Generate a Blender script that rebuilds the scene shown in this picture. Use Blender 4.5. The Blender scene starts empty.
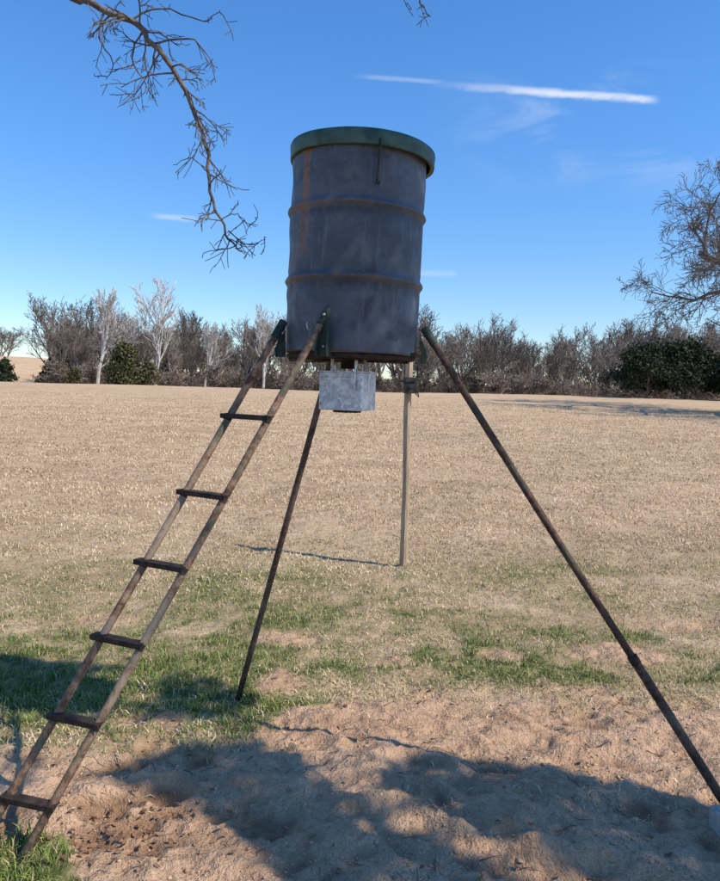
import bpy, math, random
import numpy as np
from mathutils import Vector, Matrix
rad=math.radians
C=bpy.context.scene.collection
# ------------------------------------------------------------------ helpers
def vn(x,y,seed):
    xi=np.floor(x).astype(np.int64); yi=np.floor(y).astype(np.int64)
    fx=x-xi; fy=y-yi; fx=fx*fx*(3-2*fx); fy=fy*fy*(3-2*fy)
    def h(a,b):
        k=(a*374761393+b*668265263+seed*144269504)&0xffffffff
        k=((k^(k>>13))*1274126177)&0xffffffff
        k=(k^(k>>16))&0xffffffff
        k=((k*2246822519)&0xffffffff)^(k>>15)
        return (k&0xffffff)/float(0xffffff)
    a=h(xi,yi);b=h(xi+1,yi);c=h(xi,yi+1);d=h(xi+1,yi+1)
    return (a*(1-fx)+b*fx)*(1-fy)+(c*(1-fx)+d*fx)*fy
def fbm(x,y,seed,oct=4,gain=.5):
    s=0;a=1;t=0
    for i in range(oct):
        s=s+a*(vn(x,y,seed+i*17)-.5);t+=a;a*=gain
        x,y=(x*.8-y*.6)*2.03+7.1,(x*.6+y*.8)*2.03-3.7
    return s/t*2
def ss(a,b,x):
    t=np.clip((x-a)/(b-a),0,1);return t*t*(3-2*t)
def mesh_obj(name,verts,faces,mat=None,parent=None,smooth=False):
    me=bpy.data.meshes.new(name);me.from_pydata([tuple(v) for v in verts],[],faces);me.update()
    if mat:me.materials.append(mat)
    if smooth:
        me.polygons.foreach_set('use_smooth',[True]*len(me.polygons))
    o=bpy.data.objects.new(name,me);C.objects.link(o)
    if parent:o.parent=parent
    return o
def empty(name,loc=(0,0,0)):
    e=bpy.data.objects.new(name,None);e.empty_display_size=.2;e.location=loc;C.objects.link(e);return e
def np_mesh(name,V,F,mat,cols=None,smooth=False):
    k=F.shape[1]
    me=bpy.data.meshes.new(name);me.vertices.add(len(V));me.vertices.foreach_set('co',V.astype(np.float32).ravel())
    me.loops.add(F.size);me.loops.foreach_set('vertex_index',F.astype(np.int32).ravel())
    me.polygons.add(len(F));me.polygons.foreach_set('loop_start',(np.arange(len(F))*k).astype(np.int32))
    me.polygons.foreach_set('loop_total',np.full(len(F),k,dtype=np.int32))
    if smooth: me.polygons.foreach_set('use_smooth',np.ones(len(F),dtype=bool))
    me.update(calc_edges=True)
    if cols is not None:
        at=me.attributes.new('col','FLOAT_COLOR','POINT');at.data.foreach_set('color',cols.astype(np.float32).ravel())
    me.materials.append(mat)
    o=bpy.data.objects.new(name,me);C.objects.link(o);return o
class MB:
    def __init__(s): s.v=[];s.f=[]
    def tube(s,pts,rs,n=6,cap=True):
        pts=[Vector(p) for p in pts];b=len(s.v);m=len(pts)
        prev=None
        for i,p in enumerate(pts):
            d=(pts[min(i+1,m-1)]-pts[max(i-1,0)])
            if d.length<1e-9:d=Vector((0,0,1))
            d.normalize()
            if prev is None:
                a=Vector((0,0,1)) if abs(d.z)<.9 else Vector((1,0,0))
                u=d.cross(a).normalized()
            else:
                u=(prev-d*prev.dot(d)); u=u.normalized() if u.length>1e-6 else d.orthogonal().normalized()
            prev=u;w=d.cross(u)
            for j in range(n):
                t=2*math.pi*j/n;s.v.append(p+(u*math.cos(t)+w*math.sin(t))*rs[i])
        for i in range(m-1):
            for j in range(n):
                k=(j+1)%n
                s.f.append((b+i*n+j,b+i*n+k,b+(i+1)*n+k,b+(i+1)*n+j))
        if cap:
            s.f.append(tuple(b+j for j in reversed(range(n))));s.f.append(tuple(b+(m-1)*n+j for j in range(n)))
    def box(s,c,sz,M=None):
        b=len(s.v);c=Vector(c)
        for x in(-.5,.5):
            for y in(-.5,.5):
                for z in(-.5,.5):
                    p=Vector((x*sz[0],y*sz[1],z*sz[2]))
                    if M is not None:p=M@p
                    s.v.append(c+p)
        for f in((0,1,3,2),(4,6,7,5),(0,4,5,1),(2,3,7,6),(0,2,6,4),(1,5,7,3)):s.f.append(tuple(b+i for i in f))
    def prism(s,poly,nrm,th):
        b=len(s.v);n=len(poly);nrm=Vector(nrm).normalized()*th/2
        for p in poly:s.v.append(Vector(p)-nrm)
        for p in poly:s.v.append(Vector(p)+nrm)
        s.f.append(tuple(b+i for i in reversed(range(n))));s.f.append(tuple(b+n+i for i in range(n)))
        for i in range(n):
            k=(i+1)%n;s.f.append((b+i,b+k,b+n+k,b+n+i))
    def obj(s,name,mat,parent=None,smooth=False,bevel=0):
        o=mesh_obj(name,s.v,s.f,mat,parent,smooth)
        if bevel:
            m=o.modifiers.new('bev','BEVEL');m.width=bevel;m.segments=2
        return o
# ------------------------------------------------------------------ materials
def newmat(name,rough=.8,metal=0,spec=.3):
    m=bpy.data.materials.new(name);m.use_nodes=True;nt=m.node_tree;b=nt.nodes['Principled BSDF']
    b.inputs['Roughness'].default_value=rough;b.inputs['Metallic'].default_value=metal
    b.inputs['Specular IOR Level'].default_value=spec
    return m,nt,b
class N:
    def __init__(s,nt):s.nt=nt
    def n(s,t,**k):
        x=s.nt.nodes.new(t)
        for a,b in k.items():setattr(x,a,b)
        return x
    def L(s,a,b):s.nt.links.new(a,b)
    def put(s,sock,v):
        if hasattr(v,'is_linked') or isinstance(v,bpy.types.NodeSocket):s.L(v,sock)
        else:
            sock.default_value=v
    def math(s,op,a,b=None,c=None,clamp=False):
        x=s.n('ShaderNodeMath',operation=op,use_clamp=clamp);s.put(x.inputs[0],a)
        if b is not None:s.put(x.inputs[1],b)
        if c is not None:s.put(x.inputs[2],c)
        return x.outputs[0]
    def noise(s,vec,scale,detail=4,rough=.55,dist=0):
        x=s.n('ShaderNodeTexNoise');x.inputs['Scale'].default_value=scale;x.inputs['Detail'].default_value=detail
        x.inputs['Roughness'].default_value=rough;x.inputs['Distortion'].default_value=dist
        if vec is not None:s.L(vec,x.inputs['Vector'])
        return x.outputs['Fac']
    def mix(s,f,a,b,mode='MIX'):
        x=s.n('ShaderNodeMix',data_type='RGBA',blend_type=mode);s.put(x.inputs[0],f)
        s.put(x.inputs[6],a if not isinstance(a,tuple) else (*a,1) if len(a)==3 else a)
        s.put(x.inputs[7],b if not isinstance(b,tuple) else (*b,1) if len(b)==3 else b)
        return x.outputs[2]
    def rng(s,v,a,b,c=0,d=1,smooth=True):
        x=s.n('ShaderNodeMapRange',interpolation_type='SMOOTHSTEP' if smooth else 'LINEAR')
        s.put(x.inputs[0],v)
        for i,q in enumerate((a,b,c,d)):x.inputs[i+1].default_value=q
        return x.outputs[0]
    def bump(s,h,st,dist,nrm=None):
        x=s.n('ShaderNodeBump');x.inputs['Strength'].default_value=st;x.inputs['Distance'].default_value=dist
        s.L(h,x.inputs['Height'])
        if nrm:s.L(nrm,x.inputs['Normal'])
        return x.outputs[0]
    def obj(s):return s.n('ShaderNodeTexCoord').outputs['Object']
    def geo(s):return s.n('ShaderNodeNewGeometry').outputs['Position']
    def sep(s,v):
        x=s.n('ShaderNodeSeparateXYZ');s.L(v,x.inputs[0]);return x.outputs
    def scl(s,v,sc):
        x=s.n('ShaderNodeMapping');x.inputs['Scale'].default_value=sc;s.L(v,x.inputs[0]);return x.outputs[0]

def mat_ground():
    m,nt,b=newmat('ground_soil_and_grass',.95,0,.08);g=N(nt);P=g.geo()
    at=g.n('ShaderNodeAttribute',attribute_name='col');sc=g.n('ShaderNodeSeparateColor');g.L(at.outputs['Color'],sc.inputs[0])
    D,G,H=sc.outputs[0],sc.outputs[1],sc.outputs[2]
    n1=g.noise(P,1.3,3,.6);n2=g.noise(P,9,5,.65);n3=g.noise(P,70,3,.7);n4=g.noise(P,.09,4,.6);n5=g.noise(P,1.7,6,.72)
    soil=g.mix(g.rng(n2,.3,.7),(.42,.255,.150),(.64,.425,.265))
    soil=g.mix(g.rng(n1,.4,.65,0,.7),soil,(.70,.48,.31))
    soil=g.mix(g.rng(n3,.40,.62,0,.35),soil,(.33,.19,.11))
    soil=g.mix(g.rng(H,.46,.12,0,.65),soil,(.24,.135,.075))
    dry=g.mix(g.rng(n5,.35,.65),(.50,.345,.20),(.72,.525,.33))
    dry=g.mix(g.rng(n4,.4,.62,0,.5),dry,(.68,.47,.30))
    streak=g.noise(g.scl(P,(.22,.55,1)),1.1,5,.70)
    dry=g.mix(g.rng(streak,.48,.64,0,.55),dry,(.42,.285,.165))
    dry=g.mix(g.rng(n2,.50,.68,0,.55),dry,(.30,.20,.115))
    dry=g.mix(g.rng(n3,.44,.64,0,.40),dry,(.32,.215,.12))
    green=g.mix(g.rng(n2,.35,.65),(.085,.11,.032),(.32,.28,.12))
    c=g.mix(G,dry,green);c=g.mix(D,c,soil)
    g.L(c,b.inputs['Base Color'])
    h=g.math('ADD',g.math('MULTIPLY',n2,1.0),g.math('MULTIPLY',n3,.4))
    g.L(g.bump(h,1.0,.055),b.inputs['Normal']);return m
def mat_vcol(name,rough=.8,trans=.0,spec=.2):
    m,nt,b=newmat(name,rough,0,spec);g=N(nt);at=g.n('ShaderNodeAttribute',attribute_name='col')
    c=at.outputs['Color'];g.L(c,b.inputs['Base Color'])
    return m
def mat_noise(name,a,bc,scale,rough=.85,bump=.4,bd=.01,metal=0,spec=.2,stretch=None,thr=(.35,.65)):
    m,nt,b=newmat(name,rough,metal,spec);g=N(nt);P=g.obj()
    if stretch:P=g.scl(P,stretch)
    n=g.noise(P,scale,6 if bump else 2,.65)
    g.L(g.mix(g.rng(n,*thr),a,bc),b.inputs['Base Color'])
    if bump:g.L(g.bump(n,bump,bd),b.inputs['Normal'])
    return m
def mat_drum():
    m,nt,b=newmat('weathered_drum_paint',.5,.1,.4);g=N(nt);P=g.obj();x,y,z=g.sep(P)
    n=g.noise(P,3.2,6,.65);n2=g.noise(P,18,6,.7);n3=g.noise(g.scl(P,(9,9,1.1)),3,6,.7);n4=g.noise(P,60,4,.7);n5=g.noise(P,5.5,5,.6,.8)
    c=g.mix(g.rng(n,.35,.65),(.060,.074,.092),(.115,.132,.152))
    c=g.mix(g.rng(n5,.50,.68,0,.75),c,(.034,.042,.052))
    c=g.mix(g.rng(n3,.52,.70,0,.55),c,(.165,.178,.19))
    c=g.mix(g.rng(n2,.56,.74,0,.55),c,(.16,.165,.165))
    rad2=g.math('SQRT',g.math('ADD',g.math('MULTIPLY',x,x),g.math('MULTIPLY',y,y)))
    crest=g.math('MULTIPLY',g.rng(rad2,.2915,.297),g.rng(n2,.38,.6))
    c=g.mix(g.math('MULTIPLY',crest,.7),c,(.17,.105,.07))
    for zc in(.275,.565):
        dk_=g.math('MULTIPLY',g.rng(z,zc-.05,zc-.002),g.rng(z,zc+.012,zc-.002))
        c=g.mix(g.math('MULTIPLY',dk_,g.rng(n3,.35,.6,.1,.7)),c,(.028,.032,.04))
    def stripe(xc,w,z0,z1,amt):
        nn=g.math('MULTIPLY',g.math('SUBTRACT',n2,.5),.045)
        a=g.math('ABSOLUTE',g.math('SUBTRACT',g.math('ADD',x,nn),xc))
        mk=g.math('MULTIPLY',g.rng(a,w,w*.35),g.math('MULTIPLY',g.rng(y,.05,-.05),g.math('MULTIPLY',g.rng(z,z0-.03,z0+.02),g.rng(z,z1+.02,z1-.02))))
        return g.math('MULTIPLY',mk,g.math('MULTIPLY',g.rng(n4,.35,.62,.25,1),amt))
    c=g.mix(stripe(-.208,.022,.60,.845,.95),c,(.30,.135,.065))
    c=g.mix(stripe(-.215,.030,.40,.59,.7),c,(.25,.135,.08))
    c=g.mix(stripe(-.243,.012,.10,.54,.5),c,(.21,.14,.10))
    c=g.mix(stripe(.165,.012,.10,.28,.4),c,(.22,.17,.14))
    pr=g.math('MULTIPLY',g.rng(n,.60,.72),g.rng(n4,.4,.6));c=g.mix(pr,c,(.19,.12,.08))
    c=g.mix(g.math('MULTIPLY',g.rng(z,.07,.0),g.rng(n2,.35,.65,.0,.7)),c,(.15,.095,.065))
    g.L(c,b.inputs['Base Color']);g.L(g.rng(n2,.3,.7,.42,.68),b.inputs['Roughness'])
    g.L(g.bump(g.math('ADD',n,g.math('MULTIPLY',n4,.06)),.4,.02),b.inputs['Normal']);return m
def mat_rustpipe(name,green=.4,base=((.12,.06,.035),(.30,.19,.12)),pale=.6):
    m,nt,b=newmat(name,.8,.2,.3);g=N(nt);P=g.obj();n=g.noise(P,7,6,.7);n2=g.noise(P,40,5,.7);n3=g.noise(P,2.4,4,.6)
    c=g.mix(g.rng(n2,.35,.65),*base)
    c=g.mix(g.rng(n,.5,.6,0,green),c,(.06,.10,.07))
    c=g.mix(g.rng(n3,.52,.64,0,pale),c,(.36,.29,.21))
    c=g.mix(g.rng(n,.45,.36,0,.85),c,(.06,.032,.024))
    g.L(c,b.inputs['Base Color']);g.L(g.bump(n2,.6,.005),b.inputs['Normal']);return m
M_ground=mat_ground()
M_grass=mat_vcol('grass_blades',.75,.0,.1)
M_leaf=mat_vcol('leaves',.7,.0)
M_drum=mat_drum()
M_lid=mat_noise('green_lid_paint',(.020,.062,.044),(.060,.125,.092),14,.5,.25,.01,.1,.45)
M_gpaint=mat_noise('green_bracket_paint',(.016,.040,.030),(.055,.075,.055),22,.65,.3,.005,.1,.3)
M_rail=mat_rustpipe('rusty_ladder_pipe',.7,((.12,.065,.04),(.30,.20,.13)),.65)
M_leg=mat_rustpipe('rusty_leg_pipe',.35,((.06,.032,.024),(.15,.09,.06)),.25)
M_step=mat_noise('dark_angle_iron',(.022,.018,.015),(.07,.045,.032),25,.75,.4,.004,.2,.3)
M_bark=mat_noise('bark',(.10,.08,.065),(.24,.20,.165),14,.9,.6,.02)
M_twig=mat_noise('twig_bark',(.085,.072,.06),(.20,.17,.145),25,.9,.3,.005)
M_wood=mat_noise('weathered_wood_post',(.30,.215,.14),(.48,.37,.25),9,.85,.4,.006,stretch=(6,6,.6))
M_conc=mat_noise('concrete_block',(.28,.27,.25),(.40,.39,.36),30,.9,.4,.006)
M_black=mat_noise('dark_plastic',(.025,.025,.022),(.06,.06,.05),20,.6,.2,.003)
def mat_galv():
    m,nt,b=newmat('galvanised_steel',.45,.35,.5);g=N(nt);P=g.obj()
    v=g.n('ShaderNodeTexVoronoi');v.inputs['Scale'].default_value=70;g.L(P,v.inputs['Vector'])
    n=g.noise(P,16,5,.65);n2=g.noise(g.scl(P,(20,20,2)),3,5,.7)
    s=g.sep(v.outputs['Color'])[0]
    c=g.mix(g.rng(s,0,1,0,.8),(.42,.46,.47),(.78,.80,.80));c=g.mix(g.rng(n,.5,.72,0,.7),c,(.30,.33,.35));c=g.mix(g.rng(n2,.55,.7,0,.5),c,(.80,.81,.80))
    g.L(c,b.inputs['Base Color']);g.L(g.rng(n,.3,.7,.38,.6),b.inputs['Roughness']);g.L(g.bump(n,.2,.006),b.inputs['Normal']);return m
M_galv=mat_galv()
# ------------------------------------------------------------------ terrain
KY=[-400,2.7,3.2,3.9,5.5,7.5,12,30,60,75,90,130,200,400,3000]
KZ=[0,0,-.05,-.17,-.26,-.28,-.20,.22,.80,.90,.85,-.6,0,0,0]
def base(x,y):
    w=np.maximum(.12,.06*np.abs(y));z=0
    for o in(-1,-.5,0,.5,1):z=z+np.interp(y+o*w,KY,KZ)/5
    z=z+7.5*np.exp(-((x+105)/50)**2)*ss(150,215,y)
    return z
def masks(x,y):
    w=fbm(x*1.6,y*1.6,11,5,.6);w2=fbm(x*6,y*6,31,4,.6)
    edge=4.02-.86*ss(-.15,-.55,x)+.05*ss(.6,1.4,x)
    s=edge-y+.60*w+.26*w2
    d=ss(-.16,.22,s)
    def blob(cx,cy,rx,ry):return np.exp(-(((x-cx)/rx)**2+((y-cy)/ry)**2))
    for cx,cy,rx,ry,am in((-1.02,3.38,.28,.12,1),(-.42,4.05,.2,.30,1),(1.85,4.8,.40,.28,.9),(-.5,4.95,.32,.25,.85),(1.0,4.75,.22,.16,.7),(.25,4.55,.2,.14,.7),(2.6,5.6,.5,.25,.7),(-1.9,5.4,.3,.2,.6)):
        d=np.maximum(d,am*ss(.38,.75,blob(cx,cy,rx,ry)+.35*w2))
    d=d*(1-.9*ss(.45,.75,blob(-.22,3.85,.16,.25)+.35*w2))
    g0=blob(-1.12,2.16,.30,.24)+.3*w2
    d=d*(1-ss(.4,.65,g0))
    g=np.exp(-((y-4.0)/1.25)**2)*1.30*ss(-.1,-.5,x)+ 1.05*np.exp(-((y-4.6)/.70)**2)*ss(-.4,0,x)*np.clip(.75+2.2*fbm(x*1.1,y*2.0,611,4),.08,1.2)
    g=g+.9*blob(-.2,3.88,.25,.35)+.50*np.exp(-((y-6.1)/1.8)**2)*np.clip(.8+1.8*fbm(x*.8,y*1.6,641,4),.05,1.4)
    g=g*(.78+1.3*w+.8*w2)+ss(.4,.6,g0)*.9
    g=g*ss(12,7,y)
    g=np.clip(g*1.15,0,1)*(1-d)
    return d,g
def height(x,y):
    x=np.asarray(x,float);y=np.asarray(y,float)
    d,g=masks(x,y)
    near=ss(14,5,y)*ss(12,5,np.abs(x))
    r=np.abs(fbm(x*2.4+.5*fbm(x*2,y*2,71,2),y*3.0,41,3))
    rid=1-2*np.abs(fbm(x*5.5,y*5.5,63,3,.55))
    z=base(x,y)+d*(.060*fbm(x*1.7,y*2.4,51,3)-.035*r*1.0+.030*fbm(x*7,y*7,61,4,.6)+.016*rid+.013*fbm(x*22,y*22,67,3,.6))*near
    z=z+(1-d)*(.035*fbm(x*1.1,y*1.1,81,3)+.026*fbm(x*6,y*6,91,4,.6)*ss(40,14,y))+.02*(1-d)*near
    yr=2.60-.42*(x-.2)
    q=np.exp(-((y-yr-.05*np.sin(x*9))/.05)**2)*ss(-.35,0,x)*ss(1.4,1.0,x)
    z=z+.035*q*near
    for cx,cy,rr,dp in((-.95,2.62,.11,.045),(-.72,2.72,.09,.04),(-.3,2.5,.12,.03),(.25,2.95,.14,.03),(.8,3.25,.15,.03),(-.78,2.5,.08,.035),(.5,2.45,.1,.03),(.4,3.4,.09,.025),(1.1,3.3,.1,.03),(-.15,3.15,.09,.03)):
        e=((x-cx)**2+((y-cy)*1.3)**2)/rr**2
        z=z-dp*np.exp(-e)*1.0+dp*.5*np.exp(-(e-1.6)**2)
    for cx,cy,rr,hh in((-.50,3.98,.20,.06),(-.1,3.6,.25,.04),(.25,3.65,.2,.05),(-1.0,3.4,.2,.03),(1.85,4.8,.3,.05),(-.5,4.95,.25,.04)):
        z=z+hh*np.exp(-(((x-cx)**2+(y-cy)**2)/rr**2))
    z=z+ .25*fbm(x*.05,y*.05,5,3)*ss(12,40,y)
    return z
def spaced(a,b,step,lo,hi,gr=1.045):
    c=list(np.arange(a,b,step));s=step;v=c[-1]
    while v<hi:
        s*=gr;v+=s;c.append(v)
    s=step;v=a;l=[]
    while v>lo:
        s*=gr*1.05;v-=s;l.append(v)
    return np.array(l[::-1]+c)
xs=spaced(-2.1,2.2,.0105,-900,900,1.038);ys=spaced(1.9,4.6,.0105,-300,1800,1.022)
X,Y=np.meshgrid(xs,ys);Z=height(X,Y);D,G=masks(X,Y)
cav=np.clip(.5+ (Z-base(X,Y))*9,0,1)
V=np.stack([X,Y,Z],-1).reshape(-1,3);nx=len(xs);ny=len(ys)
i=np.arange(nx-1)[None,:]+nx*np.arange(ny-1)[:,None];i=i.ravel()
F=np.stack([i,i+1,i+nx+1,i+nx],1)
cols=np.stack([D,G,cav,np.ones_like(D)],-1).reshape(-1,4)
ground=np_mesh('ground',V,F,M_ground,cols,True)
# ------------------------------------------------------------------ grass
R=np.random.default_rng(4)
def blades(name,x,y,h,w,lean,col,bd=.65):
    n=len(x);z=height(x,y)-.004;a=R.uniform(0,2*np.pi,n);la=R.uniform(0,2*np.pi,n)
    px,py=np.cos(a)*w/2,np.sin(a)*w/2
    lx,ly=np.cos(la)*lean*h,np.sin(la)*lean*h
    V=np.zeros((n,5,3))
    V[:,0]=np.stack([x-px,y-py,z],1);V[:,1]=np.stack([x+px,y+py,z],1)
    V[:,2]=np.stack([x+px*.8+lx*.35,y+py*.8+ly*.35,z+h*.55],1);V[:,3]=np.stack([x-px*.8+lx*.35,y-py*.8+ly*.35,z+h*.55],1)
    V[:,4]=np.stack([x+lx,y+ly,z+h*np.clip(1-.35*lean,.25,1)],1)
    b=np.arange(n)[:,None]*5
    F=np.concatenate([b+np.array([0,1,2]),b+np.array([0,2,3]),b+np.array([3,2,4])],0)
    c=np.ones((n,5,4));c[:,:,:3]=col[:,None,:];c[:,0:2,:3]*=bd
    return np_mesh(name,V.reshape(-1,3),F,M_grass,c.reshape(-1,4))
def scatter(n,y0,y1,wx=.72,add=.6,p=1.0):
    y=np.exp(R.uniform(np.log(y0),np.log(y1),n));x=R.uniform(-1,1,n)*(wx*y+add);return x,y
x,y=scatter(560000,2.0,12)
d,g=masks(x,y)
cl=.5+fbm(x*11,y*11,201,2)*1.3
k=R.random(len(x))<np.clip(g*1.1,0,1)*np.clip(cl,0.05,1)*.65
x,y,g2=x[k],y[k],g[k];n=len(x)
mixc=R.random(n)[:,None];dr=(R.random(n)<(.18+.36*ss(4.6,7.5,y)))[:,None]
col=np.where(dr,np.array([.58,.45,.25])*(.7+.5*mixc),np.array([.085,.155,.03])*(1-mixc)+np.array([.27,.33,.085])*mixc)
sz=1+ss(4,10,y)*.8
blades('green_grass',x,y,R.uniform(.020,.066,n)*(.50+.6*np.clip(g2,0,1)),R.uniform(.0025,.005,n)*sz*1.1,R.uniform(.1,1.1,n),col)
x,y=scatter(560000,2.6,50)
d,g=masks(x,y)
cl=.5+fbm(x*1.6,y*2.1,301,5,.65)*1.2+fbm(x*9,y*9,311,2)*.7
k=R.random(len(x))<(1-d*.96)*np.clip(.15+.85*cl,0.04,1)*(1-.55*g)*.70
x,y=x[k],y[k];n=len(x)
m1=R.random(n)[:,None];pat=np.clip(.5+.9*fbm(x*.7,y*1.1,401,4),0,1)[:,None]
col=(np.array([.46,.315,.18])*(1-m1)+np.array([.90,.70,.46])*m1)*(.74+.40*pat)
gg=(R.random(n)<(.26*ss(10,6,y)))[:,None];col=np.where(gg,np.array([.23,.26,.085]),col)
sz=np.clip(y/4.5,1,7)
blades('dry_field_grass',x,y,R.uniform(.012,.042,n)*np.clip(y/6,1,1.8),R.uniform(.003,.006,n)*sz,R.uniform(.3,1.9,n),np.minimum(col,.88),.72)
def clods(name,x,y,size,mat,flat=.6):
    v0=np.array([[1,0,0],[-1,0,0],[0,1,0],[0,-1,0],[0,0,1],[0,0,-1],[.6,.6,.5],[-.6,.6,.5],[-.6,-.6,.5],[.6,-.6,.5]],float)
    oc=np.array([[4,0,6],[4,6,2],[4,2,7],[4,7,1],[4,1,8],[4,8,3],[4,3,9],[4,9,0],[0,2,6],[2,1,7],[1,3,8],[3,0,9],[5,2,0],[5,1,2],[5,3,1],[5,0,3]])
    n=len(x);s=np.minimum(size*np.exp(R.normal(0,.5,n)),.014);V=v0[None]*R.uniform(.55,1.3,(n,10,1))*s[:,None,None]*np.array([1,1,flat])
    a=R.uniform(0,6.28,n);c,sn=np.cos(a)[:,None],np.sin(a)[:,None]
    V=np.stack([V[:,:,0]*c-V[:,:,1]*sn,V[:,:,0]*sn+V[:,:,1]*c,V[:,:,2]],-1)
    V+=np.stack([x,y,height(x,y)+s*.05],1)[:,None,:]
    F=(np.arange(n)[:,None,None]*10+oc[None]).reshape(-1,3)
    m1=R.random((n,1,1));cc=np.ones((n,10,4));cc[:,:,:3]=np.array([.38,.225,.13])*(1-m1)+np.array([.62,.415,.26])*m1
    np_mesh(name,V.reshape(-1,3),F,mat,cc.reshape(-1,4))
x,y=scatter(26000,1.95,5.0,.62,.2);d,g=masks(x,y);cl=fbm(x*3,y*3,501,3);k=R.random(len(x))<d*np.clip(.25+cl*1.6,0,1)
M_clod=mat_vcol('soil_clods',.95,0,.05)
clods('soil_clods',x[k],y[k],.0036,M_clod)
mb=MB();rr=random.Random(9)
for k in range(230):
    px,py=rr.uniform(-1.7,1.9),rr.uniform(2.1,4.4);a=rr.uniform(0,6.28);l=rr.uniform(.02,.09)*(1.8 if k%15==0 else 1);ps=[]
    for j in range(4):
        q=(j/3-.5)*l;xx=px+math.cos(a)*q+rr.uniform(-.004,.004);yy=py+math.sin(a)*q+rr.uniform(-.004,.004)
        ps.append((xx,yy,float(height(xx,yy))+.004+rr.uniform(0,.004)))
    r=rr.uniform(.0010,.0022)*(1.5 if k%15==0 else 1);mb.tube(ps,[r,r,r*.8,r*.5],5)
mb.obj('fallen_twigs',M_twig,None,True)
n=420;x=R.uniform(-1.9,1.9,n);y=R.uniform(2.05,4.2,n)
kk=n//3;x[:kk]=-.82+R.normal(0,.16,kk);y[:kk]=2.45+R.normal(0,.12,kk)
s=R.uniform(.007,.02,n);a=R.uniform(0,6.28,n);V=np.zeros((n,4,3));z=height(x,y)+.006
for j,(u,v) in enumerate(((1,0),(0,.5),(-1,0),(0,-.5))):
    V[:,j]=np.stack([x+s*(u*np.cos(a)-v*np.sin(a)),y+s*(u*np.sin(a)+v*np.cos(a)),z+R.uniform(0,.012,n)],1)
cc=np.ones((n,4,4));cc[:,:,:3]=(np.array([.13,.065,.035])+R.random((n,1))*np.array([.16,.10,.05]))[:,None]
np_mesh('dead_leaves',V.reshape(-1,3),np.arange(n*4).reshape(-1,4),M_leaf,cc.reshape(-1,4))
# ------------------------------------------------------------------ feeder
feeder=empty('deer_feeder',(-.05,3.17,0))
fo=Vector(feeder.location)
class FB(MB):
    def obj(s,name,mat,smooth=False,bevel=0):
        s.v=[Vector(v)-fo for v in s.v];return MB.obj(s,name,mat,feeder,smooth,bevel)
def lathe(prof,n=96,dent=0,seed=0):
    vs=[];fs=[]
    for k,(r,z) in enumerate(prof):
        for j in range(n):
            t=2*math.pi*j/n;rr_=r
            if dent and r>.1:
                rr_+=dent*float(fbm(np.array([t*1.6+3]),np.array([z*7.]),seed,3)[0])*math.sin(min(1,j/8,(n-j)/8)*math.pi/2)
            vs.append((rr_*math.cos(t),rr_*math.sin(t),z))
    for k in range(len(prof)-1):
        for j in range(n):
            q=(j+1)%n;fs.append((k*n+j,k*n+q,(k+1)*n+q,(k+1)*n+j))
    return vs,fs
BZ=1.73
prof=[(0.001,.02),(.279,.02),(.281,.0),(.2885,-.001),(.2905,.006),(.288,.014),(.2865,.03)]
for q in np.linspace(.05,.83,60):
    r=.2865
    for c in (.30,.59):
        dd=abs(q-c)/.018
        if dd<2:r+=.0115*math.exp(-dd*dd*1.6)-.0028*math.exp(-(dd-1.7)**2*3)
    prof.append((r,q))
for q0,q1 in((.29,.31),(.58,.60)):
    for q in np.linspace(q0,q1,7):
        c=.30 if q<.4 else .59;dd=abs(q-c)/.018;prof.append((.2865+.0115*math.exp(-dd*dd*1.6),q))
head=prof[:7];body=sorted(set(prof[7:]),key=lambda t:t[1]);prof=head+body+[(.2865,.85),(.289,.857),(.291,.862),(.0,.862)]
vs,fs=lathe(prof,112,.009,3)
tilt=Matrix.Rotation(rad(1.2),4,'Y')@Matrix.Rotation(rad(-.6),4,'X')
drum=mesh_obj('drum',vs,fs,M_drum,feeder,True);drum.location=(0,0,BZ);drum.rotation_euler=tilt.to_euler()
lp=[(.2915,.812),(.305,.806),(.3085,.808),(.310,.815),(.309,.835),(.3105,.842),(.311,.858),(.309,.866),(.303,.871),(.294,.868),(.286,.862),(.27,.862),(.15,.872),(.0005,.876)]
vs,fs=lathe(lp,112,.006,8)
lid=mesh_obj('lid',vs,fs,M_lid,feeder,True);lid.location=(0,0,BZ-.004);lid.rotation_euler=(Matrix.Rotation(rad(2.0),4,'Y')@Matrix.Rotation(rad(-.5),4,'X')).to_euler()
s=MB()
def onD(ang,z,r):return Vector((r*math.sin(rad(ang)),-r*math.cos(rad(ang)),BZ+z))+Vector((z*.02,0,0))
p0,p1=onD(15,.66,.292),onD(15.5,.828,.3125)
s.tube([p0,p0.lerp(p1,.3)+Vector((0,-.004,0)),p1.lerp(p0,.15),p1],[.004,.0048,.005,.005],6)
s.tube([p0,p0+Vector((.008,-.002,-.004)),p0+Vector((.012,-.004,.008))],[.004,.004,.003],6)
s.obj('clamp_lever',M_black,feeder,True)
RL=(Vector((-.335,3.035,1.85)),Vector((-1.262,2.242,-.03)))
RR=(Vector((-.138,2.915,1.90)),Vector((-1.108,2.20,-.05)))
b=FB()
for A,B in(RL,RR):
    n=9;pts=[];rs=[]
    for k in range(n):
        t=k/(n-1);pts.append(A.lerp(B,t)+Vector((0,0,-.010*math.sin(math.pi*t))));rs.append(.0148)
    b.tube(pts,rs,14)
b.obj('ladder_rails',M_rail,True)
def at(AB,z):
    A,B=AB;t=(A.z-z)/(A.z-B.z);return A.lerp(B,t)
b=FB()
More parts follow.
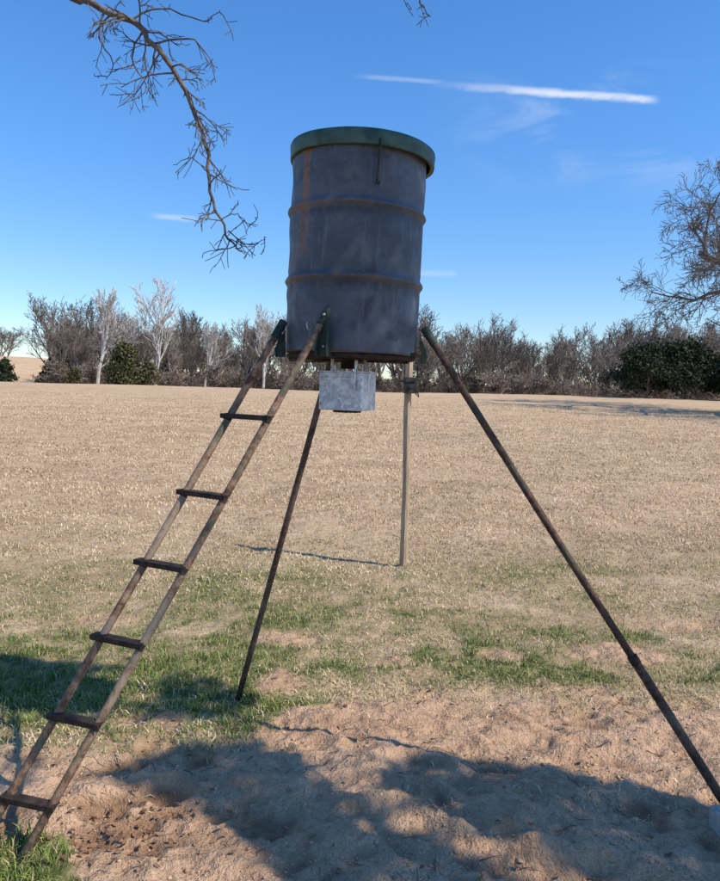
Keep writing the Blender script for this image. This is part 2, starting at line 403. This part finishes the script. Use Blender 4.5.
for zr in(.187,.428,.675,.926,1.177,1.468):
    p=at(RL,zr-.01);q=at(RR,zr-.01);u=(q-p).normalized();L=(q-p).length
    v=Vector((0,0,1)).cross(u).normalized();wz=u.cross(v)
    Mx=Matrix((u,v,wz)).transposed()
    c=(p+q)/2+u*rr.uniform(-.012,.012)
    b.box(c+Vector((0,0,.014)),(L+.045,.034,.004),Mx)
    b.box(c+v*(-.0195)+Vector((0,0,.0065)),(L+.045,.004,.019),Mx)
    for e in(p,q):
        ax=(RL[0]-RL[1]).normalized();b.tube([e-ax*.012,e+ax*.012],[.0172,.0172],12)
b.obj('ladder_steps',M_step)
BA=Vector((-.125,3.44,1.80));BB=Vector((-.640,3.80,float(height(-.640,3.80))-.05))
b=FB();b.tube([BA.lerp(BB,k/8) for k in range(9)],[.0160]*9,14);b.obj('back_leg',M_leg,True)
SA=Vector((.262,3.06,1.84));SB=Vector((1.49,2.66,-.04));A,B=SA,SB
b=FB();J=A.lerp(B,.70)
b.tube([A.lerp(J,k/6)+Vector((0,0,-.006*math.sin(k/6*3.14))) for k in range(7)],[.0150]*7,14)
b.tube([A.lerp(B,.685+.315*k/4) for k in range(5)],[.0185]*5,14)
b.obj('side_leg',M_leg,True)
b=FB();b.tube([A.lerp(B,.683),A.lerp(B,.698)],[.0205,.0205],14);b.obj('leg_coupling',M_step,True)
b=FB()
def bracket(ang,top,bot,w0,w1):
    pc=Vector((math.sin(rad(ang)),-math.cos(rad(ang)),0));tn=Vector((math.cos(rad(ang)),math.sin(rad(ang)),0))
    c=fo+pc*.3005
    poly=[c+tn*(-w0/2)+Vector((0,0,BZ+top)),c+tn*(w0/2)+Vector((0,0,BZ+top)),c+tn*(w1/2)+Vector((0,0,BZ+bot)),c+tn*(-w1/2)+Vector((0,0,BZ+bot))]
    b.prism(poly,pc,.005)
    c2=c
    poly=[c2+pc*.003+Vector((0,0,BZ+top-.03)),c2+pc*.012+Vector((0,0,BZ+top-.035)),c2+pc*.036+Vector((0,0,BZ+bot+.03)),c2+pc*.03+Vector((0,0,BZ+bot)),c2+pc*.003+Vector((0,0,BZ+bot))]
    for s_ in(-.5,.5):
        b.prism([p+tn*(w1*s_*.75) for p in poly],tn,.0045)
bracket(-20,.165,-.02,.022,.060);bracket(-70,.11,-.02,.025,.045);bracket(84,.10,-.03,.03,.045);bracket(195,.12,-.02,.05,.08)
for AB in(RL,RR,(SA,SB),(BA,BB)):
    u=(AB[1]-AB[0]).normalized();b.tube([AB[0]-u*.008,AB[0]+u*.075],[.0182,.0182],14)
b.obj('leg_brackets',M_gpaint,False,.0015)
b=FB()
ring=[fo+Vector((.272*math.cos(t),.272*math.sin(t),BZ-.012)) for t in np.linspace(0,2*math.pi,61)]
b.tube(ring,[.011]*61,8,False)
for ang in(20,80,140):
    t=rad(ang);b.box(fo+Vector((0,0,BZ-.026-ang*.00002)),(.54,.028,.006),Matrix.Rotation(t,3,'Z'))
b.tube([RL[0]+Vector((.03,.03,-.15)),fo+Vector((-.1,-.25,BZ-.018)),fo+Vector((.15,-.2,BZ-.02)),SA+Vector((-.01,0,-.10))],[.009]*4,8)
b.obj('support_ring',M_step,True)
b=FB()
for ang,z in((-20,.145),(-20,.02),(84,.08),(84,.02),(-70,.06)):
    pc=Vector((math.sin(rad(ang)),-math.cos(rad(ang)),0));p=fo+pc*.303+Vector((0,0,BZ+z));b.tube([p,p+pc*.009],[.006,.005],6)
p=fo+Vector((math.sin(rad(-36)),-math.cos(rad(-36)),0))*.294+Vector((0,0,BZ+.12))
b.tube([p,p+Vector((-.004,-.012,-.01)),p+Vector((0,-.014,-.03)),p+Vector((.01,-.01,-.036)),p+Vector((.015,-.006,-.026))],[.0022]*5,6)
b.obj('bolts_and_hook',M_galv,True)
b=FB();c0=fo+Vector((-.005,-.06,0))
b.tube([c0+Vector((0,0,BZ+.0)),c0+Vector((0,0,BZ-.03)),c0+Vector((0,0,BZ-.035)),c0+Vector((0,0,BZ-.062))],[.075,.062,.036,.036],24)
b.obj('funnel',M_step,True)
Mz=Matrix.Rotation(rad(-24),3,'Z')
bx=fo+Vector((-.008,-.11,1.572))
b=FB();b.box(bx,(.196,.15,.158),Mz);b.obj('timer_box',M_galv,False,.004)
b=FB();b.box(bx+Vector((0,0,.0815)),(.204,.158,.006),Mz)
b.box(bx+Mz@Vector((0,-.0765,.052)),(.198,.004,.012),Mz)
for sx in(-.093,.093):
    b.box(bx+Mz@Vector((sx*.99,-.0768,-.008)),(.006,.003,.13),Mz)
b.obj('timer_box_lid',M_galv,False,.0015)
b=FB()
for sx,sy in((-.055,-.04),(.055,-.04),(-.055,.05),(.055,.05)):
    p=bx+Mz@Vector((sx,sy,.083));b.box(p+Vector((0,0,.032)),(.014,.003,.066),Mz)
p=bx+Mz@Vector((.070,-.083,.03))
b.tube([p+Vector((0,0,-.025)),p+Vector((0,-.003,.05)),p+Vector((.004,0,.095)),p+Vector((.01,.02,.125))],[.0045]*4,8)
b.obj('hanger_straps_and_conduit',M_galv)
b=FB();q=bx+Mz@Vector((0,0,-.083));b.tube([q,q+Vector((0,0,-.006))],[.06,.055],20)
for k in range(4):
    b.box(q+Vector((0,0,.0)),(.12,.003,.012),Matrix.Rotation(rad(45*k),3,'Z'))
b.obj('spinner_plate',M_step)
blk=MB();blk.box((0,0,0),(.20,.19,.19));blk.box((0,0,.098),(.17,.16,.006))
o=blk.obj('concrete_block',M_conc,None,False,.008);o.location=(1.455,2.50,float(height(1.455,2.50))+.0);o.rotation_euler=(rad(2),rad(-3),rad(9))
# ------------------------------------------------------------------ camera post
post=empty('trail_camera_post',(.478,7.32,0));zb=float(height(.478,7.32))
s=MB()
s.tube([(0,0,zb-.1),(.006,0,.6),(-.005,0,1.3),(.002,0,1.99)],[.040,.037,.039,.037],8);s.obj('wood_post',M_wood,post,False)
s=MB();s.box((.012,-.075,1.61),(.135,.075,.16));s.box((.012,-.115,1.66),(.10,.012,.03));s.tube([(.012,-.112,1.60),(.012,-.13,1.60)],[.025,.022],12);s.box((.0,0,1.61),(.10,.11,.022))
s.box((-.085,-.02,1.65),(.06,.02,.014));s.tube([(.07,-.05,1.53),(.10,-.05,1.49),(.09,-.05,1.56)],[.009]*3,6);s.obj('trail_camera',M_black,post,False,.004)
# ------------------------------------------------------------------ trees
def grow(mb,rg,p,d,L,r,lv,mx,P):
    n=P.get('seg',4) if lv<mx else 2
    pts=[p.copy()];rs=[r];q=p.copy();dd=d.copy()
    for k in range(n):
        dd=(dd+Vector((rg.gauss(0,1),rg.gauss(0,1),rg.gauss(0,1)))*P['jit']+Vector((0,0,P['up'][min(lv,len(P['up'])-1)]))).normalized()
        q=q+dd*(L/n);pts.append(q.copy());rs.append(max(P['rmin'],r*(1-(k+1)/n*(.55 if lv==0 else .7))))
    mb.tube(pts,rs,6 if lv==0 else (4 if lv==1 else 3),False)
    if lv>=mx:return
    nb=P['nb'][lv];s0=P['start'][lv]
    for k in range(nb):
        t=s0+(1-s0)*(k+rg.random())/nb;t=min(t,.999);i=int(t*n);f=t*n-i;pp=pts[i].lerp(pts[i+1],f);rr0=rs[i]*(1-f)+rs[i+1]*f
        ax=(pts[i+1]-pts[i]).normalized();a=rg.uniform(0,6.283);o=ax.orthogonal().normalized();o=Matrix.Rotation(a,3,ax)@o
        ang=rad(rg.uniform(*P['ang'][lv]))
        nd=(ax*math.cos(ang)+o*math.sin(ang)).normalized()
        tp=P.get('tp',.45) if lv==0 else .45
        grow(mb,rg,pp,nd,L*P['len'][lv]*rg.uniform(.7,1.2)*(1.15-tp*t),max(P['rmin'],rr0*P['rr'][lv]),lv+1,mx,P)
def tree_mesh(name,seed,P,H,r,mx,mat):
    mb=MB();rg=random.Random(seed);grow(mb,rg,Vector((0,0,-.3)),Vector((0,0,1)),H,r,0,mx,P)
    me=bpy.data.meshes.new(name);me.from_pydata([tuple(v) for v in mb.v],[],mb.f);me.update();me.materials.append(mat);return me
def inst(name,me,parent,loc,sc,rz):
    o=bpy.data.objects.new(name,me);C.objects.link(o);o.parent=parent;o.location=loc;o.rotation_euler=(0,0,rz);o.scale=sc if isinstance(sc,tuple) else(sc,)*3;return o
def gz(x,y):return float(height(x,y))
M_far=[mat_noise('far_bark_%d'%k,a,b_,1.2,.95,0) for k,(a,b_) in enumerate((((.13,.102,.080),(.225,.183,.148)),((.185,.145,.115),(.31,.255,.21)),((.09,.071,.058),(.15,.122,.098))))]
M_pale=mat_noise('pale_bark',(.40,.37,.33),(.58,.54,.49),1.5,.9,0)
Pw=dict(jit=.12,up=[.05,.17,.10,.05],rmin=.024,nb=[9,8,7,4],start=[.24,.3,.15,.1],ang=[(22,52),(25,50),(25,60),(20,60)],len=[.82,.46,.5,.5],rr=[.62,.55,.6,.6],seg=4,tp=.72)
farm=[tree_mesh('bare_tree_mesh_%d'%k,50+k,Pw,rh,.19,3,M_far[k%3]) for k,rh in enumerate((7.2,7.8,7,8,7.4,7.6))]
Pb=dict(jit=.25,up=[.1,.15,.1],rmin=.028,nb=[10,8,6],start=[.02,.05,.1],ang=[(20,70),(25,60),(20,60)],len=[.9,.5,.5],rr=[.7,.6,.6],seg=3)
brush=[tree_mesh('brush_mesh_%d'%k,90+k,Pb,2.4,.05,3,M_far[(k+1)%3]) for k in range(3)]
line=empty('distant_tree_line',(0,110,0));rg=random.Random(5)
cnt=0
def skip(x,y):return -58<x*110/y<-48
for yy,den,hs in((102,5.4,.80),(112,3.6,1.0),(124,3.0,1.15),(140,2.6,1.32),(160,2.8,1.55)):
    x=-95-.2*yy
    while x<95+.2*yy:
        X0=x+rg.uniform(-1,1);Y0=yy+rg.uniform(-5,5);x+=den*rg.uniform(.45,1.55)
        if skip(X0,Y0):continue
        mod=1+.15*math.sin(X0*.11+1.0)+.12*math.sin(X0*.31)
        s=hs*mod*rg.uniform(.68,1.15)
        inst('tree_%03d'%cnt,rg.choice(farm),line,(X0,Y0-110,gz(X0,Y0)),(s,s,s),rg.uniform(0,6.28));cnt+=1
for yy in(96,106,118,134):
    x=-110
    while x<110:
        X0=x+rg.uniform(-1,1);Y0=yy+rg.uniform(-3,3);x+=rg.uniform(1.2,2.8)
        if skip(X0,Y0):continue
        s=rg.uniform(.5,1.35)*(1+.006*(yy-95));inst('brush_%03d'%cnt,rg.choice(brush),line,(X0,Y0-110,gz(X0,Y0)-.2),(s*1.3,s*1.3,s),rg.uniform(0,6.28));cnt+=1
for k in range(70):
    X0=rg.uniform(-190,-40);Y0=rg.uniform(232,262);s=rg.uniform(.8,1.3);inst('tree_%03d'%cnt,rg.choice(farm),line,(X0,Y0-110,gz(X0,Y0)-.3),(s*1.5,s*1.5,s),rg.uniform(0,6.28));cnt+=1
Pp=dict(jit=.09,up=[.03,.20,.12,.05],rmin=.030,nb=[9,8,6,4],start=[.2,.25,.15,.1],ang=[(20,42),(18,40),(20,50),(20,60)],len=[.78,.45,.5,.5],rr=[.62,.6,.6,.6],seg=5,tp=.65)
pm=[tree_mesh('pale_tree_mesh_%d'%k,130+k,Pp,8.6,.22,3,M_pale) for k in range(2)]
for X0,Y0,s,k in((-34.0,93,1.10,0),(-26.6,93,1.12,1),(-30.5,97,.85,0),(-13.2,97,.9,1),(-21.5,99,.8,0)):
    o=bpy.data.objects.new('sycamore_tree',pm[k]);C.objects.link(o);o.location=(X0,Y0,gz(X0,Y0));o.scale=(s,s,s);o.rotation_euler=(0,0,X0)
def leafcloud(seed,n,shape,size,cA,cB):
    r=np.random.default_rng(seed);pts=shape(r,n);n=len(pts)
    s=size*r.uniform(.6,1.4,n);u=r.normal(size=(n,3));u/=np.linalg.norm(u,axis=1)[:,None];w=np.cross(u,r.normal(size=(n,3)));w/=np.linalg.norm(w,axis=1)[:,None]
    V=np.stack([pts+u*s[:,None],pts+w*s[:,None]*.6,pts-u*s[:,None],pts-w*s[:,None]*.6],1)
    F=np.arange(n*4).reshape(-1,4);m1=r.random((n,1));cc=np.ones((n,4,4));cc[:,:,:3]=(np.array(cA)*(1-m1)+np.array(cB)*m1)[:,None,:]
    return V.reshape(-1,3),F,cc.reshape(-1,4)
def cedar(r,n,H=5,W=1.9):
    k=60;cz=r.random(k)**1.1*H*.92+.2;cr=W*(1-cz/H)**.7*r.uniform(.35,1.05,k);ca=r.uniform(0,6.28,k)
    c=np.stack([cr*np.cos(ca),cr*np.sin(ca),cz],1);i=r.integers(0,k,n);return c[i]+r.normal(size=(n,3))*np.array([.32,.32,.26])*(W/1.9)
def liveoak(r,n,H=6.5,W=5):
    k=75;ca=r.uniform(0,6.28,k);el=r.uniform(.0,1.5,k);rr_=r.uniform(.55,1.0,k)
    c=np.stack([W*rr_*np.cos(ca)*np.cos(el),W*rr_*np.sin(ca)*np.cos(el),H*.22+H*.72*rr_*np.sin(el)],1);i=r.integers(0,k,n);return c[i]+r.normal(size=(n,3))*np.array([.5,.5,.38])
def leaftree(name,loc,seed,n,shape,size,cA,cB,H,sc=1):
    e=empty(name,(loc[0],loc[1],gz(*loc)-.05));e.scale=(sc,)*3
    V,F,c=leafcloud(seed,n,shape,size,cA,cB);o=np_mesh('foliage',V,F,M_leaf,c);o.parent=e
    mb=MB();rg=random.Random(seed);P=dict(jit=.1,up=[0,.05,.05],rmin=.03,nb=[7,4,3],start=[.15,.2,.2],ang=[(40,75),(30,60),(30,60)],len=[.45,.5,.5],rr=[.5,.6,.6],seg=4)
    grow(mb,rg,Vector((0,0,-.2)),Vector((0,0,1)),H*.8,.16,0,2,P);mb.obj('trunk',M_bark,e)
    return e
dk=((.016,.024,.012),(.045,.062,.027))
leaftree('cedar_tree',(-28.2,86),3,5500,lambda r,n:cedar(r,n,5.0,2.5),.17,(.045,.05,.02),(.12,.115,.048),4.6)
leaftree('cedar_tree',(-25.6,87),4,2500,lambda r,n:cedar(r,n,2.4,1.8),.15,(.07,.065,.03),(.16,.14,.07),2.2)
leaftree('cedar_tree',(-41.5,84),14,2200,lambda r,n:cedar(r,n,2.4,1.3),.15,*dk,2.2)
leaftree('cedar_tree',(-50.0,120),15,4000,lambda r,n:cedar(r,n,5.6,3.2),.26,*dk,5.2)
leaftree('cedar_tree',(-36.0,90),16,2000,lambda r,n:cedar(r,n,2.0,1.1),.14,(.05,.05,.02),(.12,.11,.05),2.0)
for k,(X0,Y0,sc) in enumerate(((30.0,76,.92),(35.0,78,1.08),(40.5,74,1.06),(47,78,1.1))):
    leaftree('live_oak_tree',(X0,Y0),20+k,11000,lambda r,n:liveoak(r,n,6.2,4.0),.17,*dk,5,sc)
Po=dict(jit=.2,up=[.02,.02,.0,-.04,-.04],rmin=.016,nb=[14,9,9,7],start=[.2,.15,.12,.1],ang=[(50,90),(30,65),(30,65),(25,65)],len=[.80,.5,.48,.5],rr=[.5,.55,.6,.6],seg=6)
M_ob=mat_noise('oak_bark_grey',(.10,.085,.07),(.19,.165,.14),1.2,.95,0)
om=tree_mesh('bare_oak_mesh',333,Po,12.6,.42,4,M_ob)
o=bpy.data.objects.new('bare_oak_tree',om);C.objects.link(o);o.location=(24.8,46,gz(24.8,46));o.rotation_euler=(0,0,1.0)
# ------------------------------------------------------------------ overhanging oak (unseen crown leaves added to shade feeder and ground)
ELEV=48;hx,hy=.917,-.399;ce,se=math.cos(rad(ELEV)),math.sin(rad(ELEV))
LV=Vector((hx*ce,hy*ce,se))
oak=empty('oak_tree',(2.9,-3.1,0))
oo=Vector(oak.location)
t=MB();rg=random.Random(77)
Ptw=dict(jit=.17,up=[-.05,-.04,-.03],rmin=.0016,nb=[4,3,2],start=[.2,.2,.2],ang=[(25,65),(25,65),(30,60)],len=[.55,.5,.5],rr=[.6,.65,.6],seg=5)
def limb(pts,r0,r1,n=10,jit=.03):
    pts=[Vector(p) for p in pts];out=[]
    m=len(pts)-1
    for i in range(m):
        p0,p1,p2,p3=pts[max(i-1,0)],pts[i],pts[i+1],pts[min(i+2,m)]
        for k in range(4):
            s=k/4;out.append(.5*((2*p1)+(p2-p0)*s+(2*p0-5*p1+4*p2-p3)*s*s+(3*p1-p0-3*p2+p3)*s**3)+Vector([rg.gauss(0,jit*.4) for _ in range(3)]))
    out.append(pts[-1]);N_=len(out)
    rs=[r0*(1-k/(N_-1))+r1*k/(N_-1) for k in range(N_)]
    t.tube(out,rs,n,True);return out,rs
F0=(2.75,-2.85,3.3)
limb([(2.9,-3.1,-.3),(2.92,-3.1,1.0),(2.85,-3.0,2.2),F0],.42,.27,14,.04)
limb([F0,(1.6,-2.2,4.6),(.2,-.9,5.4),(-1.0,.8,5.5),(-1.7,2.2,4.9),(-1.75,3.0,4.0),(-1.5,3.2,3.45),(-1.24,3.2,3.2)],.17,.0165)
main,_=limb([(-1.24,3.2,3.2),(-1.03,3.2,3.125),(-.90,3.19,3.007),(-.79,3.2,2.84),(-.703,3.22,2.636),(-.679,3.22,2.426),(-.615,3.2,2.277),(-.568,3.2,2.19),(-.535,3.2,2.17)],.0145,.0024,7,.014)
for k in range(2,len(main)-3):
    for q in range(2 if (k<18 and k%2) else 1):
        d=Vector((rg.uniform(-1,.9),rg.uniform(-.8,.5),rg.uniform(-.8,.4))).normalized()
        tt=k/len(main);L=rg.uniform(.08,.25)*(1.25-.7*tt)
        grow(t,rg,main[k].lerp(main[k+1],rg.random()),d,L,.0040*(1.2-.6*tt),0,1 if tt>.45 else 2,Ptw)
def path_twig(pts,r):
    out,_=limb(pts,r,.0014,5,.008)
    for k in range(2,len(out)-1,3):
        d=Vector((rg.uniform(-1,1),rg.uniform(-.6,.6),rg.uniform(-.8,.6))).normalized()
        grow(t,rg,out[k],d,rg.uniform(.04,.12),.0024,1,2,Ptw)
path_twig([(-.60,3.2,2.25),(-.53,3.2,2.20),(-.47,3.2,2.21),(-.43,3.2,2.232)],.0028)
path_twig([(-.63,3.2,2.30),(-.57,3.2,2.33),(-.53,3.2,2.30),(-.50,3.2,2.27)],.0025)
path_twig([(-1.03,3.2,3.12),(-.9,3.2,3.18),(-.72,3.2,3.13),(-.64,3.18,3.17)],.005)
path_twig([(-.93,3.2,3.03),(-.78,3.2,3.06),(-.69,3.2,2.98),(-.66,3.2,2.88)],.005)
path_twig([(-1.14,3.2,3.16),(-1.16,3.2,3.05),(-1.10,3.2,2.95),(-1.13,3.2,2.88)],.005)
path_twig([(-.98,3.2,3.08),(-1.02,3.2,2.97),(-.96,3.2,2.86),(-.99,3.2,2.80)],.0045)
path_twig([(-.69,3.2,2.50),(-.76,3.2,2.56),(-.84,3.2,2.53)],.003)
path_twig([(-.70,3.2,2.60),(-.66,3.2,2.50),(-.60,3.2,2.46)],.003)
limb([F0,(2.2,-1.6,5.0),(1.2,.6,5.7),(.5,2.3,5.0),(.3,3.0,3.9),(.2,3.2,3.35)],.14,.008)
path_twig([(.2,3.2,3.35),(.19,3.2,3.26),(.23,3.2,3.20),(.25,3.2,3.17)],.004)
path_twig([(.2,3.2,3.3),(.14,3.2,3.24),(.17,3.2,3.2)],.003)
lims=[]
for pts in ([F0,(3.5,-2.0,4.3),(4.0,-.9,4.9),(4.2,.1,5.2),(4.0,1.0,5.2)],
            [F0,(3.9,-2.6,4.2),(4.9,-2.0,5.0),(5.6,-1.2,5.4),(6.0,-.3,5.5)],
            [F0,(2.7,-1.8,4.6),(2.8,-.4,5.6),(2.9,.9,5.9),(2.7,1.8,5.5)],
            [F0,(3.0,-3.8,4.6),(3.4,-4.6,5.6),(3.2,-5.6,6.2)],
            [F0,(1.8,-3.8,4.6),(.8,-4.6,5.3),(-.4,-5.0,5.6)]):
    o_,_=limb(pts,.15,.03,9,.05);lims+=o_[6:]
shade_leafpts=[]
nr=np.random.default_rng(12)
def inpoly(p,poly):
    x,y=p;c=False;n=len(poly)
    for i in range(n):
        x1,y1=poly[i];x2,y2=poly[(i+1)%n]
        if (y1>y)!=(y2>y) and x<(x2-x1)*(y-y1)/(y2-y1)+x1:c=not c
    return c
def shade(poly,dens,holes=0.0,z0=0):  # adds out-of-view leaves along the sun ray above a wanted shadow outline
    xs_=[p[0] for p in poly];ys_=[p[1] for p in poly];A=(max(xs_)-min(xs_))*(max(ys_)-min(ys_));n=int(A*dens)
    for _ in range(n):
        p=(rg.uniform(min(xs_),max(xs_)),rg.uniform(min(ys_),max(ys_)))
        if not inpoly(p,poly):continue
        if holes and vn(np.array([p[0]*4.5]),np.array([p[1]*4.5]),777)[0]<holes:continue
        h=rg.choice((4.7,5.2,5.7,6.2))+rg.gauss(0,.16)
        h+=.4*float(fbm(np.array([p[0]*2]),np.array([p[1]*2]),88,2)[0])
        k=(h-z0)/se;shade_leafpts.append(Vector((p[0],p[1],z0))+LV*k)
A_=[(.10,2.84),(.24,3.02),(.44,3.11),(.75,3.05),(1.02,2.93),(1.42,2.74),(1.9,2.6),(2.1,1.7),(1.14,1.7),(1.02,2.16),(.62,2.40),(.26,2.60)]
B_=[(-.33,3.15),(-.06,2.76),(.20,2.50),(.54,2.29),(.90,2.00),(.86,1.6),(-.3,1.6),(-.2,2.25),(-.42,2.48),(-.62,2.67),(-1.03,2.85),(-.8,3.08)]
C_=[(-2.4,3.3),(-1.25,3.35),(-.85,3.28),(-.5,3.45),(-.42,3.75),(-.7,4.05),(-1.3,4.25),(-2.6,4.4)]
shade(A_,1700);shade(B_,1500,holes=.07);shade(C_,900,holes=.33)
shade([(-2.5,2.9),(-1.3,3.0),(-1.25,2.6),(-1.5,2.3),(-2.5,2.2)],400)
shade([(-.42,2.95),(.4,2.95),(.45,3.3),(.3,3.5),(-.3,3.5),(-.42,3.3)],900,holes=.42,z0=2.2)
shade([(-1,.2),(2.2,.0),(2.5,1.6),(-.8,1.6)],220)
n=len(shade_leafpts);pts=np.array([tuple(p-oo) for p in shade_leafpts]);s=nr.uniform(.035,.065,n)
u=nr.normal(size=(n,3));u/=np.linalg.norm(u,axis=1)[:,None];w=np.cross(u,nr.normal(size=(n,3)));w/=np.linalg.norm(w,axis=1)[:,None]
V=np.stack([pts+u*s[:,None],pts+w*s[:,None]*.6,pts-u*s[:,None],pts-w*s[:,None]*.6],1)
m1=nr.random((n,1));cc=np.ones((n,4,4));cc[:,:,:3]=(np.array((.03,.05,.015))*(1-m1)+np.array((.09,.11,.04))*m1)[:,None,:]
lf=np_mesh('foliage',V.reshape(-1,3),np.arange(n*4).reshape(-1,4),M_leaf,cc.reshape(-1,4));lf.parent=oak  # leaves added out of view only to cast the ground and drum shadows
for k in range(0,n,26):
    p=shade_leafpts[k];q=min(lims,key=lambda a:(a-p).length)
    if (q-p).length<2.0:
        mid=q.lerp(p,.5)+Vector((rg.gauss(0,.08),rg.gauss(0,.08),rg.gauss(0,.08)+.05));t.tube([q,mid,p],[.014,.009,.003],4,False)
t.v=[v-oo for v in t.v];t.obj('trunk_and_limbs',M_twig,oak,True)
# ------------------------------------------------------------------ light
sd=bpy.data.lights.new('sun','SUN');sd.energy=5.0;sd.angle=rad(.53);sd.color=(1,.92,.80)
so=bpy.data.objects.new('sun',sd);C.objects.link(so);so.rotation_euler=LV.to_track_quat('Z','Y').to_euler();so.location=(10,-6,12)
w=bpy.data.worlds.new('World');bpy.context.scene.world=w;w.use_nodes=True;nt=w.node_tree;g=N(nt);bg=nt.nodes['Background']
sky=g.n('ShaderNodeTexSky',sky_type='NISHITA');sky.sun_disc=False;sky.sun_elevation=rad(ELEV);sky.sun_rotation=math.atan2(hx,hy)%(2*math.pi)
sky.air_density=1.0;sky.dust_density=.15;sky.ozone_density=1.7;sky.altitude=200
tc=g.n('ShaderNodeTexCoord').outputs['Generated'];x_,y_,z_=g.sep(tc)
hs=g.n('ShaderNodeHueSaturation');hs.inputs['Saturation'].default_value=1.22;g.L(sky.outputs[0],hs.inputs['Color'])
tint=g.mix(g.rng(z_,.0,.42),(.82,.91,1.08),(.90,1.18,1.42))
skc=g.mix(1.0,hs.outputs[0],tint,'MULTIPLY')
ysafe=g.math('MAXIMUM',y_,.05);a=g.math('DIVIDE',x_,ysafe);e=g.math('DIVIDE',z_,ysafe)
nz=g.noise(g.scl(tc,(22,22,60)),1,6,.65);nz2=g.noise(g.scl(tc,(7,7,16)),1,6,.6,.6);fwd=g.rng(y_,.3,.5)
def trail(a0,a1,c0,sl,w_,amt,fl=.04,fr=.012):
    dlt=g.math('SUBTRACT',e,g.math('SUBTRACT',c0,g.math('MULTIPLY',a,sl)))
    dlt=g.math('ADD',dlt,g.math('MULTIPLY',g.math('SUBTRACT',nz,.5),w_*1.2))
    m=g.rng(g.math('ABSOLUTE',dlt),w_,w_*.1)
    m=g.math('MULTIPLY',m,g.math('MULTIPLY',g.rng(a,a0,a0+fl),g.rng(a,a1,a1-fr)))
    return g.math('MULTIPLY',g.math('MULTIPLY',m,g.rng(nz,.25,.6,.45,1)),amt)
ms=trail(.06,.395,.4085,.043,.0085,.75,.2,.03)
for q in(trail(-.03,.12,.412,.043,.005,.22,.05,.05),trail(-.30,-.215,.2025,.07,.006,.35,.03,.03),trail(.05,.13,.155,0,.006,.2)):
    ms=g.math('MAXIMUM',ms,q)
wisp=g.math('MULTIPLY',g.rng(nz2,.48,.72),g.math('MULTIPLY',g.rng(a,.05,.3),g.math('MULTIPLY',g.rng(e,.25,.34),g.rng(e,.46,.38))))
ms=g.math('MAXIMUM',ms,g.math('MULTIPLY',wisp,.25))
ms=g.math('MULTIPLY',ms,fwd)
c=g.mix(ms,skc,(6.2,6.5,6.9));g.L(c,bg.inputs[0]);bg.inputs[1].default_value=.15
# ------------------------------------------------------------------ camera
cd=bpy.data.cameras.new('camera');cam=bpy.data.objects.new('camera',cd);C.objects.link(cam)
cd.sensor_fit='HORIZONTAL';cd.sensor_width=36;cd.lens=36;cd.clip_end=5000;cd.clip_start=.05
cam.matrix_world=Matrix.Translation((0,0,1.6))@Matrix.Rotation(rad(90-4.4),4,'X')@Matrix.Rotation(rad(1.5),4,'Z')
bpy.context.scene.camera=cam
vs_=bpy.context.scene.view_settings;vs_.view_transform='Standard';vs_.look='None';vs_.exposure=0;vs_.gamma=1
